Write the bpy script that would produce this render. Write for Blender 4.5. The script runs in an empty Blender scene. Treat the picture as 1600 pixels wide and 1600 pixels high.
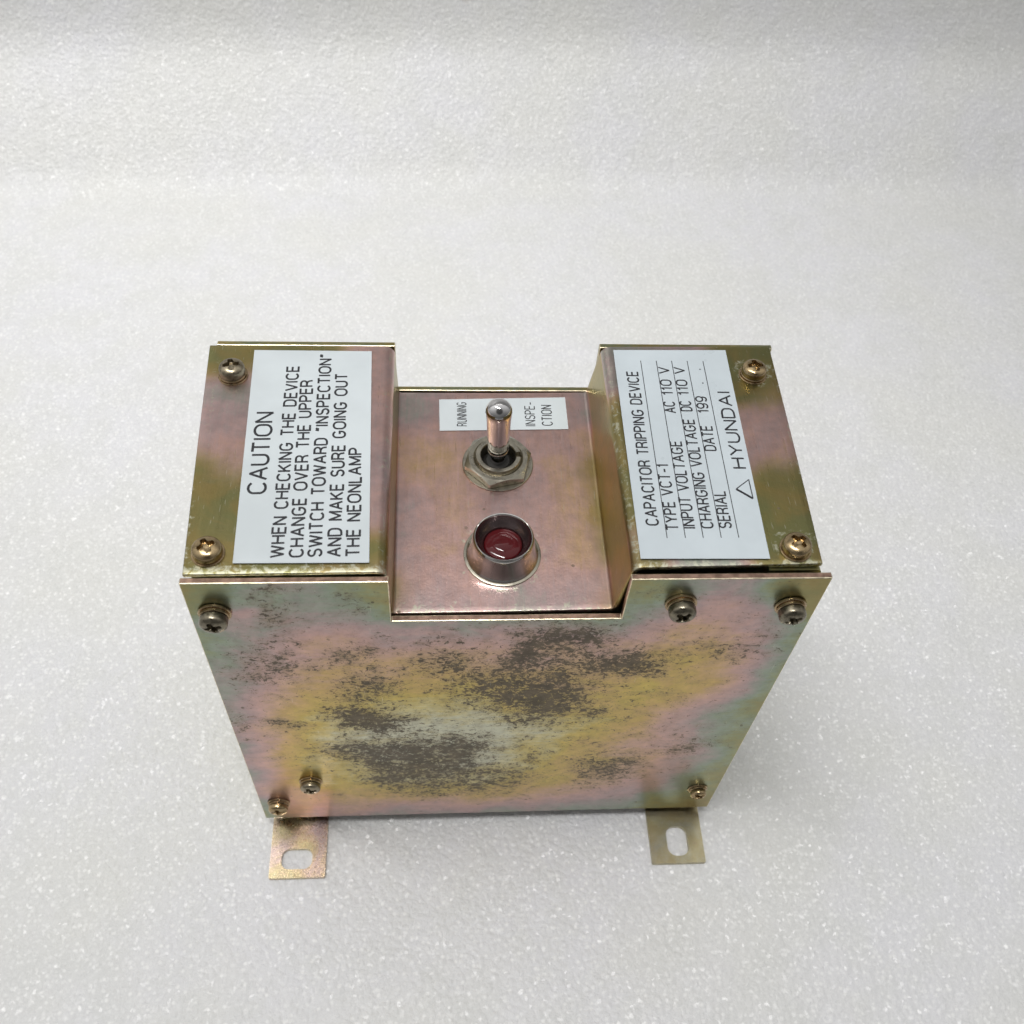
import bpy, bmesh, math
import numpy as np
from mathutils import Vector, Matrix

S = 0.001                      # all builders below work in millimetres
scene = bpy.context.scene

# ---------------------------------------------------------------- camera
cam_d = bpy.data.cameras.new("camera")
cam = bpy.data.objects.new("camera", cam_d)
scene.collection.objects.link(cam)
cam.location = (56.104 * S, -123.599 * S, 331.09 * S)
cam.rotation_mode = 'XYZ'
cam.rotation_euler = (0.6520, -0.0547, -0.0472)
cam_d.sensor_fit = 'HORIZONTAL'
cam_d.sensor_width = 36.0
cam_d.lens = 1588.87 / 1600 * 36.0
cam_d.clip_start = 0.01
cam_d.clip_end = 30.0
cam_d.dof.use_dof = True
cam_d.dof.focus_distance = 0.262
cam_d.dof.aperture_fstop = 30.0
scene.camera = cam

# ---------------------------------------------------------------- world: dim indoor room light, brighter overhead
world = bpy.data.worlds.new("World")
scene.world = world
world.use_nodes = True
wn, wl = world.node_tree.nodes, world.node_tree.links
bg = wn["Background"]
WORLD_LOW, WORLD_HIGH, WORLD_LEFT, WORLD_RIGHT, WORLD_FRONT = 0.39, 0.88, 1.20, 0.82, 0.34
tc = wn.new("ShaderNodeTexCoord")
sep = wn.new("ShaderNodeSeparateXYZ")
wl.new(tc.outputs["Generated"], sep.inputs[0])


def wmath(op, a, b):
    x = wn.new("ShaderNodeMath")
    x.operation = op
    for k, v in enumerate((a, b)):
        if isinstance(v, (int, float)):
            x.inputs[k].default_value = v
        else:
            wl.new(v, x.inputs[k])
    return x.outputs[0]


def wramp(sock, a, b, lo, hi):
    x = wn.new("ShaderNodeMapRange")
    x.interpolation_type = 'SMOOTHSTEP'
    for k, v in (("From Min", a), ("From Max", b), ("To Min", lo), ("To Max", hi)):
        x.inputs[k].default_value = v
    wl.new(sock, x.inputs["Value"])
    return x.outputs[0]


# bright ceiling over paler walls; the left side of the room is brighter, the photographer's side is darker
lum = wramp(sep.outputs["Z"], -0.1, 0.9, WORLD_LOW, WORLD_HIGH)
lum = wmath('MULTIPLY', lum, wramp(sep.outputs["X"], -0.9, 0.9, WORLD_LEFT, WORLD_RIGHT))
lum = wmath('MULTIPLY', lum, wramp(sep.outputs["Y"], -0.85, 0.6, WORLD_FRONT, 1.10))
# the photographer leaning over the table hides part of the ceiling
dotn = wn.new("ShaderNodeVectorMath")
dotn.operation = 'DOT_PRODUCT'
wl.new(tc.outputs["Generated"], dotn.inputs[0])
dotn.inputs[1].default_value = Vector((0.02, -0.62, 0.78)).normalized()
lum = wmath('MULTIPLY', lum, wramp(dotn.outputs["Value"], 0.82, 0.95, 1.0, 0.22))
comb = wn.new("ShaderNodeCombineColor")
for k, t in enumerate((1.0, 1.0, 0.995)):
    wl.new(wmath('MULTIPLY', lum, t), comb.inputs[k])
wl.new(comb.outputs[0], bg.inputs["Color"])
bg.inputs["Strength"].default_value = 1.0


def area(name, loc, target, sx, sy, power, col=(1, 1, 1)):
    d = bpy.data.lights.new(name, 'AREA')
    d.shape = 'RECTANGLE'
    d.size, d.size_y = sx, sy
    d.energy = power
    d.color = col
    o = bpy.data.objects.new(name, d)
    scene.collection.objects.link(o)
    o.location = loc
    o.rotation_euler = (Vector(target) - Vector(loc)).to_track_quat('-Z', 'Y').to_euler()
    return o


# ceiling fluorescent fittings of the workshop
area("ceiling_tube", (0.02, 0.66, 1.45), (0.07, 0.05, 0.1), 1.2, 0.03, 0.5, (1.0, 0.985, 0.95))
key = area("ceiling_light", (-0.25, 0.03, 1.25), (-0.06, 0.33, 0.0), 1.0, 0.045, 1.62, (1.0, 0.99, 0.975))
key.data.spread = math.radians(64)

scene.view_settings.view_transform = 'Standard'
scene.view_settings.look = 'None'
scene.view_settings.exposure = 0.17
scene.view_settings.gamma = 1.0
scene.view_settings.use_curve_mapping = False

FILM_FRONT = [(0.6,143.4,1.0),(2.2,140.0,1.0),(5.8,139.9,0.95),(10.5,140.7,0.85),(15.0,139.8,0.75),(19.4,138.8,0.68),(25.7,137.0,0.72),(33.4,140.3,0.78),(36.9,135.8,0.72),(42.8,141.0,0.95),(44.3,133.9,0.9),(43.9,124.6,0.78),(0.4,133.0,0.95),(0.2,121.8,0.85),(0.3,111.8,0.82),(0.9,94.3,0.8),(1.7,79.8,0.8),(2.3,61.2,0.8),(2.2,40.4,0.8),(1.6,20.6,0.85),(1.3,9.9,0.95),(8.0,125.5,0.72),(6.1,113.7,0.7),(6.8,98.7,0.66),(6.9,84.6,0.63),(6.3,69.2,0.6),(6.7,55.2,0.55),(6.6,40.2,0.5),(6.2,25.5,0.45),(7.9,9.5,0.5),(10.4,131.0,0.38),(17.6,125.2,0.68),(19.4,115.4,0.6),(17.1,105.0,0.58),(13.8,91.5,0.52),(13.1,81.8,0.4),(10.3,69.0,0.3),(10.6,57.9,0.25),(11.5,39.9,0.22),(14.4,19.8,0.42),(17.4,10.6,0.55),(25.8,128.8,0.6),(25.4,115.2,0.5),(23.0,102.6,0.45),(20.8,91.3,0.3),(20.8,81.5,0.2),(18.3,68.6,0.2),(16.8,54.7,0.18),(19.5,45.6,0.2),(24.6,32.7,0.2),(26.2,19.0,0.4),(22.8,10.3,0.6),(34.4,128.6,0.62),(31.4,115.0,0.5),(31.4,102.3,0.38),(27.4,93.4,0.28),(31.2,86.0,0.22),(25.7,73.6,0.1),(29.9,68.1,0.08),(32.7,38.6,0.15),(37.1,25.2,0.2),(36.6,14.8,0.45),(38.9,6.6,0.7),(41.7,118.8,0.55),(43.2,106.3,0.42),(44.8,92.7,0.25),(46.6,83.0,0.1),(51.0,72.5,0.02),(46.0,61.8,0.03),(50.4,37.6,0.1),(52.8,24.2,0.2),(52.8,15.5,0.42),(55.4,8.0,0.7),(51.8,124.4,0.72),(53.7,116.5,0.52),(55.7,105.9,0.38),(60.0,96.8,0.25),(62.4,87.3,0.15),(64.9,74.6,0.02),(69.9,66.3,0.0),(67.9,52.1,0.03),(71.0,36.4,0.12),(74.1,22.9,0.25),(74.4,15.9,0.45),(76.1,9.2,0.75),(66.7,125.0,0.8),(68.0,118.1,0.5),(68.4,107.7,0.42),(71.1,94.1,0.25),(78.3,84.2,0.18),(80.3,71.2,0.08),(84.7,60.0,0.08),(83.3,45.2,0.12),(89.5,32.1,0.22),(93.1,21.7,0.4),(95.1,14.5,0.55),(96.9,10.0,0.8),(81.9,123.7,0.75),(84.8,113.6,0.45),(88.2,100.4,0.33),(92.1,83.7,0.22),(95.8,70.6,0.15),(99.5,59.3,0.2),(98.7,44.4,0.27),(105.5,31.2,0.4),(109.5,20.7,0.55),(113.2,13.4,0.75),(98.0,124.3,0.85),(98.2,115.3,0.5),(101.4,100.0,0.3),(105.6,85.6,0.22),(109.5,75.3,0.2),(109.9,64.4,0.32),(112.9,52.8,0.42),(117.9,37.0,0.45),(120.8,26.9,0.55),(125.0,18.0,0.8),(130.2,12.2,0.9),(101.0,138.2,0.98),(102.1,130.9,0.85),(104.9,138.1,0.88),(108.0,137.1,0.82),(109.2,130.7,0.75),(107.4,123.1,0.55),(113.7,116.9,0.35),(113.9,104.1,0.25),(118.7,90.0,0.28),(120.5,80.0,0.4),(121.3,69.4,0.5),(121.3,55.3,0.5),(130.6,39.5,0.6),(134.6,26.1,0.75),(138.0,22.4,0.9),(115.7,137.9,0.78),(117.2,130.5,0.6),(120.3,120.8,0.4),(121.8,108.2,0.25),(126.4,96.9,0.32),(130.8,87.2,0.45),(128.2,77.1,0.6),(132.3,68.9,0.78),(133.4,51.7,0.58),(138.6,45.4,0.75),(138.7,32.6,0.88),(141.4,38.9,0.95),(123.2,139.5,0.65),(125.0,132.2,0.52),(127.3,126.5,0.48),(127.5,116.5,0.4),(131.1,105.8,0.4),(136.1,98.9,0.5),(135.5,87.0,0.62),(137.9,76.7,0.85),(139.2,65.9,0.85),(141.8,54.3,0.88),(129.6,137.6,0.72),(131.5,130.2,0.6),(133.4,118.4,0.5),(137.8,109.9,0.56),(137.2,120.4,0.65),(133.6,137.6,0.9),(137.7,122.4,0.75),(141.0,114.1,0.82),(141.8,98.7,0.82),(142.6,86.7,0.9),(142.7,76.5,0.95),(143.7,57.1,1.0),(144.2,32.2,1.0),(143.8,11.4,1.0),(139.2,139.2,1.0),(143.6,140.9,1.05),(142.4,128.1,0.95),(144.3,131.8,1.0),(143.7,116.1,1.0),(144.6,100.9,1.0),(146.2,81.6,1.0)]
GRIME_FRONT = [(39.4,113.8,2.0,2.1,0.9),(36.1,75.8,8.0,5.8,0.95),(40.6,73.0,5.2,4.8,0.95),(32.0,81.1,5.6,3.8,0.55),(33.1,110.9,4.1,4.2,0.6),(38.4,95.3,6.5,7.1,0.65),(34.7,88.3,4.4,3.6,0.5),(55.8,108.1,6.3,6.6,0.45),(61.0,107.9,2.6,3.3,0.5),(77.7,110.6,3.2,6.0,0.95),(74.8,105.3,2.7,4.4,0.7),(80.2,119.8,6.2,4.1,0.65),(88.4,119.6,8.3,4.1,0.6),(87.1,111.4,8.5,8.7,0.5),(93.5,119.4,2.1,5.1,0.6),(104.6,107.7,8.7,4.9,0.75),(108.8,102.0,5.5,3.4,0.6),(100.8,104.5,5.5,4.5,0.6),(66.7,94.3,8.8,9.6,0.5),(73.4,91.7,6.7,9.8,0.45),(84.6,91.3,9.0,12.4,0.65),(85.2,83.9,8.1,9.0,0.7),(88.2,88.7,4.5,7.5,0.5),(98.5,78.3,4.7,3.9,0.5),(79.0,74.0,5.9,4.0,0.35),(29.0,57.0,9.6,5.2,0.6),(40.9,53.5,11.0,7.5,0.7),(45.7,50.3,9.9,9.2,0.85),(50.5,40.8,10.2,9.7,0.7),(40.2,36.6,6.4,6.5,0.7),(58.0,55.5,8.6,9.0,0.85),(65.3,58.1,6.1,4.4,0.6),(63.1,43.2,6.3,7.9,0.6),(52.9,27.6,13.2,6.8,0.45),(68.6,30.0,13.2,10.3,0.4),(76.2,36.2,7.8,10.0,0.4),(83.1,48.3,3.8,3.1,0.4),(102.0,37.9,5.3,8.2,0.5),(109.9,37.5,6.6,8.3,0.6),(114.3,43.6,3.9,3.2,0.45),(130.2,54.9,5.8,3.6,0.6),(126.0,50.6,5.2,3.1,0.4),(108.6,47.0,7.8,4.7,0.35),(136.0,57.5,3.8,4.5,0.3),(18.8,127.1,3.8,5.7,0.55),(21.6,141.3,5.5,1.7,0.5),(17.1,135.4,4.7,4.5,0.4),(16.3,107.1,6.2,7.6,0.42),(11.8,111.5,6.0,6.3,0.35),(12.4,100.7,5.2,4.5,0.4),(6.1,100.9,3.1,5.6,0.3),(12.3,75.5,4.5,2.6,0.6),(16.5,72.7,3.4,3.2,0.5),(1.8,73.4,2.8,10.7,0.5),(36.1,138.5,3.7,2.1,0.4),(37.6,132.2,2.9,1.8,0.4),(127.4,112.4,7.6,5.4,0.4),(134.0,120.4,4.2,4.1,0.3),(108.0,137.1,4.0,3.6,0.3),(136.6,110.0,5.5,4.4,0.35)]
FILM_COVER = [(-0.1,68.2,1.0),(-2.4,50.4,0.5),(2.2,38.0,0.52),(2.4,54.8,0.6),(-1.4,32.1,0.95),(1.8,18.9,0.92),(8.2,13.4,0.9),(1.7,4.8,0.95),(23.2,3.3,0.92),(40.5,68.6,0.48),(41.5,48.4,0.5),(42.5,18.6,0.5),(43.5,7.9,0.9),(22.3,72.0,1.0),(136.8,69.3,1.0),(132.1,57.5,0.95),(134.2,46.4,0.5),(135.8,37.8,0.45),(130.2,33.7,0.5),(135.3,27.7,0.95),(138.8,21.8,0.9),(135.2,12.4,0.95),(139.7,5.1,1.0),(139.5,17.9,0.92),(101.9,64.2,0.6),(101.0,48.4,0.9),(101.0,33.7,0.88),(100.7,18.2,0.95),(99.9,5.5,0.9),(115.7,3.6,0.7),(118.4,72.7,0.55),(48.4,66.7,0.58),(50.2,57.4,0.35),(50.3,48.5,0.25),(57.0,52.9,0.42),(48.9,31.7,0.58),(55.3,31.7,0.4),(50.6,12.4,0.5),(58.4,19.9,0.45),(49.2,4.4,0.6),(61.3,6.9,0.55),(85.1,66.8,0.5),(83.9,48.5,0.45),(92.7,52.9,0.42),(82.7,31.5,0.42),(85.7,27.5,0.22),(86.8,21.6,0.25),(81.9,19.7,0.5),(91.2,35.6,0.4),(91.3,17.7,0.4),(84.3,8.4,0.58),(93.9,12.0,0.5),(94.9,6.5,0.62),(73.4,6.7,0.6),(72.3,55.2,0.5),(71.5,35.7,0.48)]

# ---------------------------------------------------------------- node helpers
def new_mat(name):
    m = bpy.data.materials.new(name)
    m.use_nodes = True
    return m, m.node_tree.nodes, m.node_tree.links, m.node_tree.nodes["Principled BSDF"]


def nmath(n, l, op, a, b=None, c=None, clamp=False):
    x = n.new("ShaderNodeMath")
    x.operation = op
    x.use_clamp = clamp
    for i, v in enumerate((a, b, c)):
        if v is None:
            continue
        if isinstance(v, (int, float)):
            x.inputs[i].default_value = v
        else:
            l.new(v, x.inputs[i])
    return x.outputs[0]


def nmap(n, l, scale=(1, 1, 1), rot=(0, 0, 0), loc=(0, 0, 0)):
    t = n.new("ShaderNodeTexCoord")
    m = n.new("ShaderNodeMapping")
    m.inputs["Scale"].default_value = scale
    m.inputs["Rotation"].default_value = rot
    m.inputs["Location"].default_value = loc
    l.new(t.outputs["Object"], m.inputs["Vector"])
    return m.outputs[0]


def nnoise(n, l, vec, scale, detail=3, rough=0.5, dist=0.0):
    x = n.new("ShaderNodeTexNoise")
    x.inputs["Scale"].default_value = scale
    x.inputs["Detail"].default_value = detail
    x.inputs["Roughness"].default_value = rough
    x.inputs["Distortion"].default_value = dist
    l.new(vec, x.inputs["Vector"])
    return x.outputs["Fac"]


def nrange(n, l, v, a, b, c=0.0, d=1.0, smooth=True):
    x = n.new("ShaderNodeMapRange")
    x.interpolation_type = 'SMOOTHSTEP' if smooth else 'LINEAR'
    l.new(v, x.inputs["Value"])
    for k, val in (("From Min", a), ("From Max", b), ("To Min", c), ("To Max", d)):
        if isinstance(val, (int, float)):
            x.inputs[k].default_value = val
        else:
            l.new(val, x.inputs[k])
    return x.outputs[0]


def nmix(n, l, f, a, b):
    x = n.new("ShaderNodeMix")
    x.data_type = 'RGBA'
    for sock, v in ((x.inputs[0], f), (x.inputs[6], a), (x.inputs[7], b)):
        if isinstance(v, (int, float)):
            sock.default_value = v
        elif isinstance(v, tuple):
            sock.default_value = (*v, 1)
        else:
            l.new(v, sock)
    return x.outputs[2]


def nattr(n, name):
    a = n.new("ShaderNodeAttribute")
    a.attribute_name = name
    return a.outputs["Fac"]


FILM_RAMP = [(0.0, (.60, .60, .46)), (0.10, (.60, .53, .27)), (0.20, (.575, .445, .125)), (0.32, (.57, .395, .165)),
             (0.42, (.59, .395, .265)), (0.52, (.57, .375, .335)), (0.63, (.47, .345, .335)), (0.72, (.36, .34, .305)),
             (0.80, (.295, .345, .27)), (0.88, (.30, .325, .19)), (0.96, (.37, .325, .145)), (1.05, (.40, .29, .115))]


def film_ramp(n, l, fac):
    r = n.new("ShaderNodeValToRGB")
    cr = r.color_ramp
    while len(cr.elements) > 1:
        cr.elements.remove(cr.elements[-1])
    for i, (p, c) in enumerate(FILM_RAMP):
        el = cr.elements[0] if i == 0 else cr.elements.new(p / 1.1)
        el.position = p / 1.1
        el.color = (*c, 1)
    l.new(nmath(n, l, 'MULTIPLY', fac, 1 / 1.1), r.inputs[0])
    return r.outputs[0]


def plated(name, brush='x', rough=0.30, use_attr=True, film_mid=0.9, film_amp=0.5, bump=0.12, wear_col=(.60, .60, .47), val=1.0, sat=1.0, scr=0.0):
    """Yellow chromated zinc plating: interference film colours, brushed grain, dark corrosion flecks, worn pale edges."""
    m, n, l, b = new_mat(name)
    iso = nmap(n, l)
    if use_attr:
        film = nattr(n, "film")
        film = nmath(n, l, 'ADD', film, nmath(n, l, 'MULTIPLY', nmath(n, l, 'SUBTRACT', nnoise(n, l, iso, 95, 5, .62, 1.0), .5), 0.22))
        film = nmath(n, l, 'ADD', film, nmath(n, l, 'MULTIPLY', nmath(n, l, 'SUBTRACT', nnoise(n, l, nmap(n, l, (30, 30, 52), (0, .5, 0)), 1.0, 4, .6, 1.2), .5), 0.38))
        film = nmath(n, l, 'ADD', film, nmath(n, l, 'MULTIPLY', nmath(n, l, 'SUBTRACT', nnoise(n, l, iso, 900, 3, .6), .5), 0.07))
    else:
        film = nmath(n, l, 'ADD', film_mid, nmath(n, l, 'MULTIPLY', nmath(n, l, 'SUBTRACT', nnoise(n, l, iso, 90, 4, .6, .8), .5), film_amp * 2))
    sc = {'x': (60, 900, 900), 'y': (900, 50, 900), 'z': (900, 900, 60)}[brush]
    grain = nnoise(n, l, nmap(n, l, sc), 1.6, 4, .65)
    film = nmath(n, l, 'ADD', film, nmath(n, l, 'MULTIPLY', nmath(n, l, 'SUBTRACT', grain, .5), 0.15))
    col = film_ramp(n, l, film)
    # faint tonal unevenness of the passivation
    mott = nrange(n, l, nnoise(n, l, iso, 260, 5, .65), .3, .7, .84 * val, 1.10 * val, False)
    hs = n.new("ShaderNodeHueSaturation")
    hs.inputs["Saturation"].default_value = sat
    l.new(mott, hs.inputs["Value"])
    l.new(col, hs.inputs["Color"])
    col = hs.outputs[0]
    if use_attr:
        # thicker olive-drab passivation
        ol = nattr(n, "olive")
        on = nrange(n, l, nnoise(n, l, iso, 70, 5, .6, .8), .38, .62)
        col = nmix(n, l, nmath(n, l, 'MULTIPLY', ol, .9), col, nmix(n, l, on, (.30, .24, .095), (.21, .225, .10)))
    metal = 1.0
    rgh = nmath(n, l, 'ADD', rough, nmath(n, l, 'MULTIPLY', nmath(n, l, 'SUBTRACT', grain, .5), .16))
    if use_attr:
        # pale worn zinc along edges and bends
        wear = nattr(n, "wear")
        wn_ = nnoise(n, l, iso, 650, 5, .72, .6)
        wth = nmath(n, l, 'SUBTRACT', 0.80, nmath(n, l, 'MULTIPLY', wear, 0.36))
        wf = nrange(n, l, wn_, nmath(n, l, 'SUBTRACT', wth, .05), nmath(n, l, 'ADD', wth, .08), 0, 0.8)
        col = nmix(n, l, wf, col, wear_col)
        # dark corrosion flecks
        gr = nattr(n, "grime")
        fl = nnoise(n, l, nmap(n, l, (640, 640, 800), (0, 0.10, 0)), 1.0, 6, .68, .9)
        fl2 = nnoise(n, l, nmap(n, l, (170, 170, 240)), 1.0, 4, .6, .8)
        gg = nmath(n, l, 'ADD', gr, nmath(n, l, 'MULTIPLY', nmath(n, l, 'SUBTRACT', fl2, .5), 1.3))
        th = nmath(n, l, 'SUBTRACT', 0.700, nmath(n, l, 'MULTIPLY', gg, 0.275))
        gf = nrange(n, l, fl, nmath(n, l, 'SUBTRACT', th, .035), nmath(n, l, 'ADD', th, .04), 0, 1)
        gf = nmath(n, l, 'MULTIPLY', gf, nrange(n, l, gr, 0.0, .06, 0, 1), clamp=True)
        flb = nnoise(n, l, nmap(n, l, (1500, 1500, 1900), (0, .3, 0)), 1.0, 3, .6, .6)
        thb = nmath(n, l, 'SUBTRACT', .70, nmath(n, l, 'MULTIPLY', gg, .18))
        gfb = nmath(n, l, 'MULTIPLY', nrange(n, l, flb, nmath(n, l, 'SUBTRACT', thb, .03), nmath(n, l, 'ADD', thb, .05), 0, .85), nrange(n, l, gr, .04, .16, 0, 1))
        gf = nmath(n, l, 'MAXIMUM', gf, gfb)
        # isolated black pin pricks
        vo = n.new("ShaderNodeTexVoronoi")
        vo.inputs["Scale"].default_value = 190
        l.new(iso, vo.inputs["Vector"])
        sepc = n.new("ShaderNodeSeparateColor")
        l.new(vo.outputs["Color"], sepc.inputs[0])
        pin = nmath(n, l, 'MULTIPLY', nmath(n, l, 'LESS_THAN', vo.outputs["Distance"], .085), nmath(n, l, 'GREATER_THAN', sepc.outputs[0], .80))
        gf = nmath(n, l, 'MAXIMUM', nmath(n, l, 'MULTIPLY', gf, .93), nmath(n, l, 'MULTIPLY', pin, .75))
        # brown smudging round the flecks
        sm = nmath(n, l, 'MULTIPLY', nrange(n, l, gg, .05, .8, 0, .62), nrange(n, l, nnoise(n, l, iso, 330, 4, .65), .35, .65, .35, 1), clamp=True)
        col = nmix(n, l, sm, col, (.25, .20, .115))
        dk = nmix(n, l, nrange(n, l, nnoise(n, l, iso, 240, 4, .6), .35, .65), (.105, .085, .058), (.17, .135, .09))
        col = nmix(n, l, gf, col, dk)
        metal = nmath(n, l, 'SUBTRACT', 1.0, nmath(n, l, 'MULTIPLY', gf, .55))
        rgh = nmath(n, l, 'ADD', rgh, nmath(n, l, 'ADD', nmath(n, l, 'MULTIPLY', gf, .22), nmath(n, l, 'MULTIPLY', wf, .15)))
    # scattered hairline scratches, bright
    for k, (rot, thr) in enumerate((((0.3, 0.5, 0.7), .73), ((-.5, .2, -.9), .735))):
        sv = nmap(n, l, (2600, 190, 190), rot, (k * 3.1, 0, k))
        s1 = nnoise(n, l, sv, 1.0, 2, .5)
        sf = nrange(n, l, s1, thr - scr, thr - scr + .05, 0, .5)
        col = nmix(n, l, sf, col, (.70, .66, .52))
    l.new(col, b.inputs["Base Color"])
    if isinstance(metal, float):
        b.inputs["Metallic"].default_value = metal
    else:
        l.new(metal, b.inputs["Metallic"])
    l.new(rgh, b.inputs["Roughness"])
    bp = n.new("ShaderNodeBump")
    bp.inputs["Strength"].default_value = bump
    bp.inputs["Distance"].default_value = 0.00012
    hgt = nmath(n, l, 'ADD', nnoise(n, l, iso, 1400, 3, .6), nmath(n, l, 'MULTIPLY', grain, .8))
    l.new(hgt, bp.inputs["Height"])
    l.new(bp.outputs[0], b.inputs["Normal"])
    return m


def simple(name, col, metal=0.0, rough=0.4, noise=0.0, nscale=300, **kw):
    m, n, l, b = new_mat(name)
    iso = nmap(n, l)
    f = nnoise(n, l, iso, nscale, 4, .6)
    d = tuple(c * (1 - noise) for c in col)
    u = tuple(min(1, c * (1 + noise)) for c in col)
    l.new(nmix(n, l, nrange(n, l, f, .3, .7), d, u), b.inputs["Base Color"])
    b.inputs["Metallic"].default_value = metal
    l.new(nrange(n, l, f, .3, .7, rough * .85, rough * 1.15, False), b.inputs["Roughness"])
    for k, v in kw.items():
        b.inputs[k.replace('_', ' ')].default_value = v
    return m


M_FRONT = plated("chromated_panel", 'x', .31, val=1.08)
M_COVER = plated("chromated_cover", 'y', .30, bump=.26, scr=.025, val=1.24)
M_PLAIN = plated("chromated_plain", 'y', .33, False, .93, .25)
M_TAB = plated("chromated_bracket", 'z', .28, False, .34, .62, val=1.0, sat=.62)
M_TABO = plated("olive_bracket", 'z', .32, False, .14, .3, val=.72, sat=.62)
M_SCREW = simple("brass_screw", (.40, .30, .17), 1, .25, .22, 700)
M_SCREWG = simple("tarnished_screw", (.31, .265, .19), 1, .30, .28, 700)
M_SCREWD = simple("dark_screw", (.22, .195, .145), 1, .30, .35, 700)
M_WASH = simple("brass_washer", (.42, .315, .19), 1, .28, .2, 600)
M_RIM = simple("sheared_rim", (.36, .235, .18), 1, .36, .3, 600)
M_EDGE = simple("bare_edge_glint", (.78, .69, .50), 1, .33, .3, 500)  # bare metal edge, its colour brightened in place of a lamp glint
M_NICKEL = simple("dull_nickel", (.42, .39, .32), 1, .30, .12, 500)
M_CHROME = simple("chrome", (.60, .59, .59), 1, .05, .04, 200)
M_BEZEL = simple("chrome_bezel", (.58, .56, .54), 1, .08, .08, 300)
M_DARK = simple("dark_cavity", (.03, .028, .025), .2, .5, .2)
M_LENS = simple("red_lens", (.075, .004, .006), 0, .08, .1, 200, IOR=1.42)
M_WELL = simple("smoky_well", (.16, .12, .12), .9, .22, .15, 300)
M_STICKER = simple("pale_sticker", (.605, .655, .675), 0, .34, .05, 45)
M_STICKERG = simple("silver_grey_sticker", (.56, .62, .655), .03, .30, .05, 45)
M_INK = simple("black_ink", (.018, .018, .022), 0, .45, .1)


# ---------------------------------------------------------------- object helpers
def link(name, mesh, mat, parent=None, smooth=None):
    for k in ([mat] if not isinstance(mat, (list, tuple)) else mat):
        mesh.materials.append(k)
    if smooth is not None:
        mesh.shade_smooth()
        mesh.set_sharp_from_angle(angle=math.radians(smooth))
    o = bpy.data.objects.new(name, mesh)
    scene.collection.objects.link(o)
    if parent is not None:
        o.parent = parent
    return o


def bm_mesh(bm, name):
    bmesh.ops.recalc_face_normals(bm, faces=bm.faces)
    me = bpy.data.meshes.new(name)
    bm.to_mesh(me)
    bm.free()
    return me


def raw_mesh(name, verts, faces):
    me = bpy.data.meshes.new(name)
    me.from_pydata([tuple(c * S for c in v) for v in verts], [], faces)
    bm = bmesh.new()
    bm.from_mesh(me)
    bmesh.ops.recalc_face_normals(bm, faces=bm.faces)
    bm.to_mesh(me)
    bm.free()
    return me


def lathe(profile, c=(0, 0, 0), seg=64, close_bottom=False, close_top=False, ax=Matrix.Identity(3), zfun=None):
    """Revolve (r, z) pairs about the local z axis; returns verts, faces in mm."""
    V, F = [], []
    rows = []
    for i, (r, z) in enumerate(profile):
        if r <= 1e-6:
            V.append(tuple(Vector(c) + ax @ Vector((0, 0, z))))
            rows.append([len(V) - 1] * seg)
            continue
        row = []
        for k in range(seg):
            a = 2 * math.pi * k / seg
            zz = z if zfun is None else zfun(i, a, z)
            V.append(tuple(Vector(c) + ax @ Vector((r * math.cos(a), r * math.sin(a), zz))))
            row.append(len(V) - 1)
        rows.append(row)
    for a, b in zip(rows, rows[1:]):
        for k in range(seg):
            q = [a[k], a[(k + 1) % seg], b[(k + 1) % seg], b[k]]
            f = []
            for x in q:
                if x not in f:
                    f.append(x)
            if len(f) > 2:
                F.append(f)
    if close_bottom:
        F.append(rows[0][::-1])
    if close_top:
        F.append(rows[-1])
    return V, F


def kernel(tab, P, width):
    """Normalised Gaussian interpolation of (u, v, value) samples at points P (n, 2)."""
    T = np.array(tab)
    d2 = ((P[:, None, :] - T[None, :, :2]) ** 2).sum(2)
    mn = d2.min(1, keepdims=True)
    w = np.exp(-(d2 - mn) / (2 * width ** 2 + 0.35 * mn))
    return (w * T[None, :, 2]).sum(1) / w.sum(1)


def set_attr(me, name, vals):
    a = me.attributes.new(name, 'FLOAT', 'POINT')
    a.data.foreach_set("value", np.asarray(vals, dtype=np.float32))


def coords(me):
    co = np.zeros(len(me.vertices) * 3)
    me.vertices.foreach_get("co", co)
    return co.reshape(-1, 3) / S


# ---------------------------------------------------------------- setting: white foam sheet
def smooth01(t):
    t = np.clip(t, 0, 1)
    return t * t * (3 - 2 * t)


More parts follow.
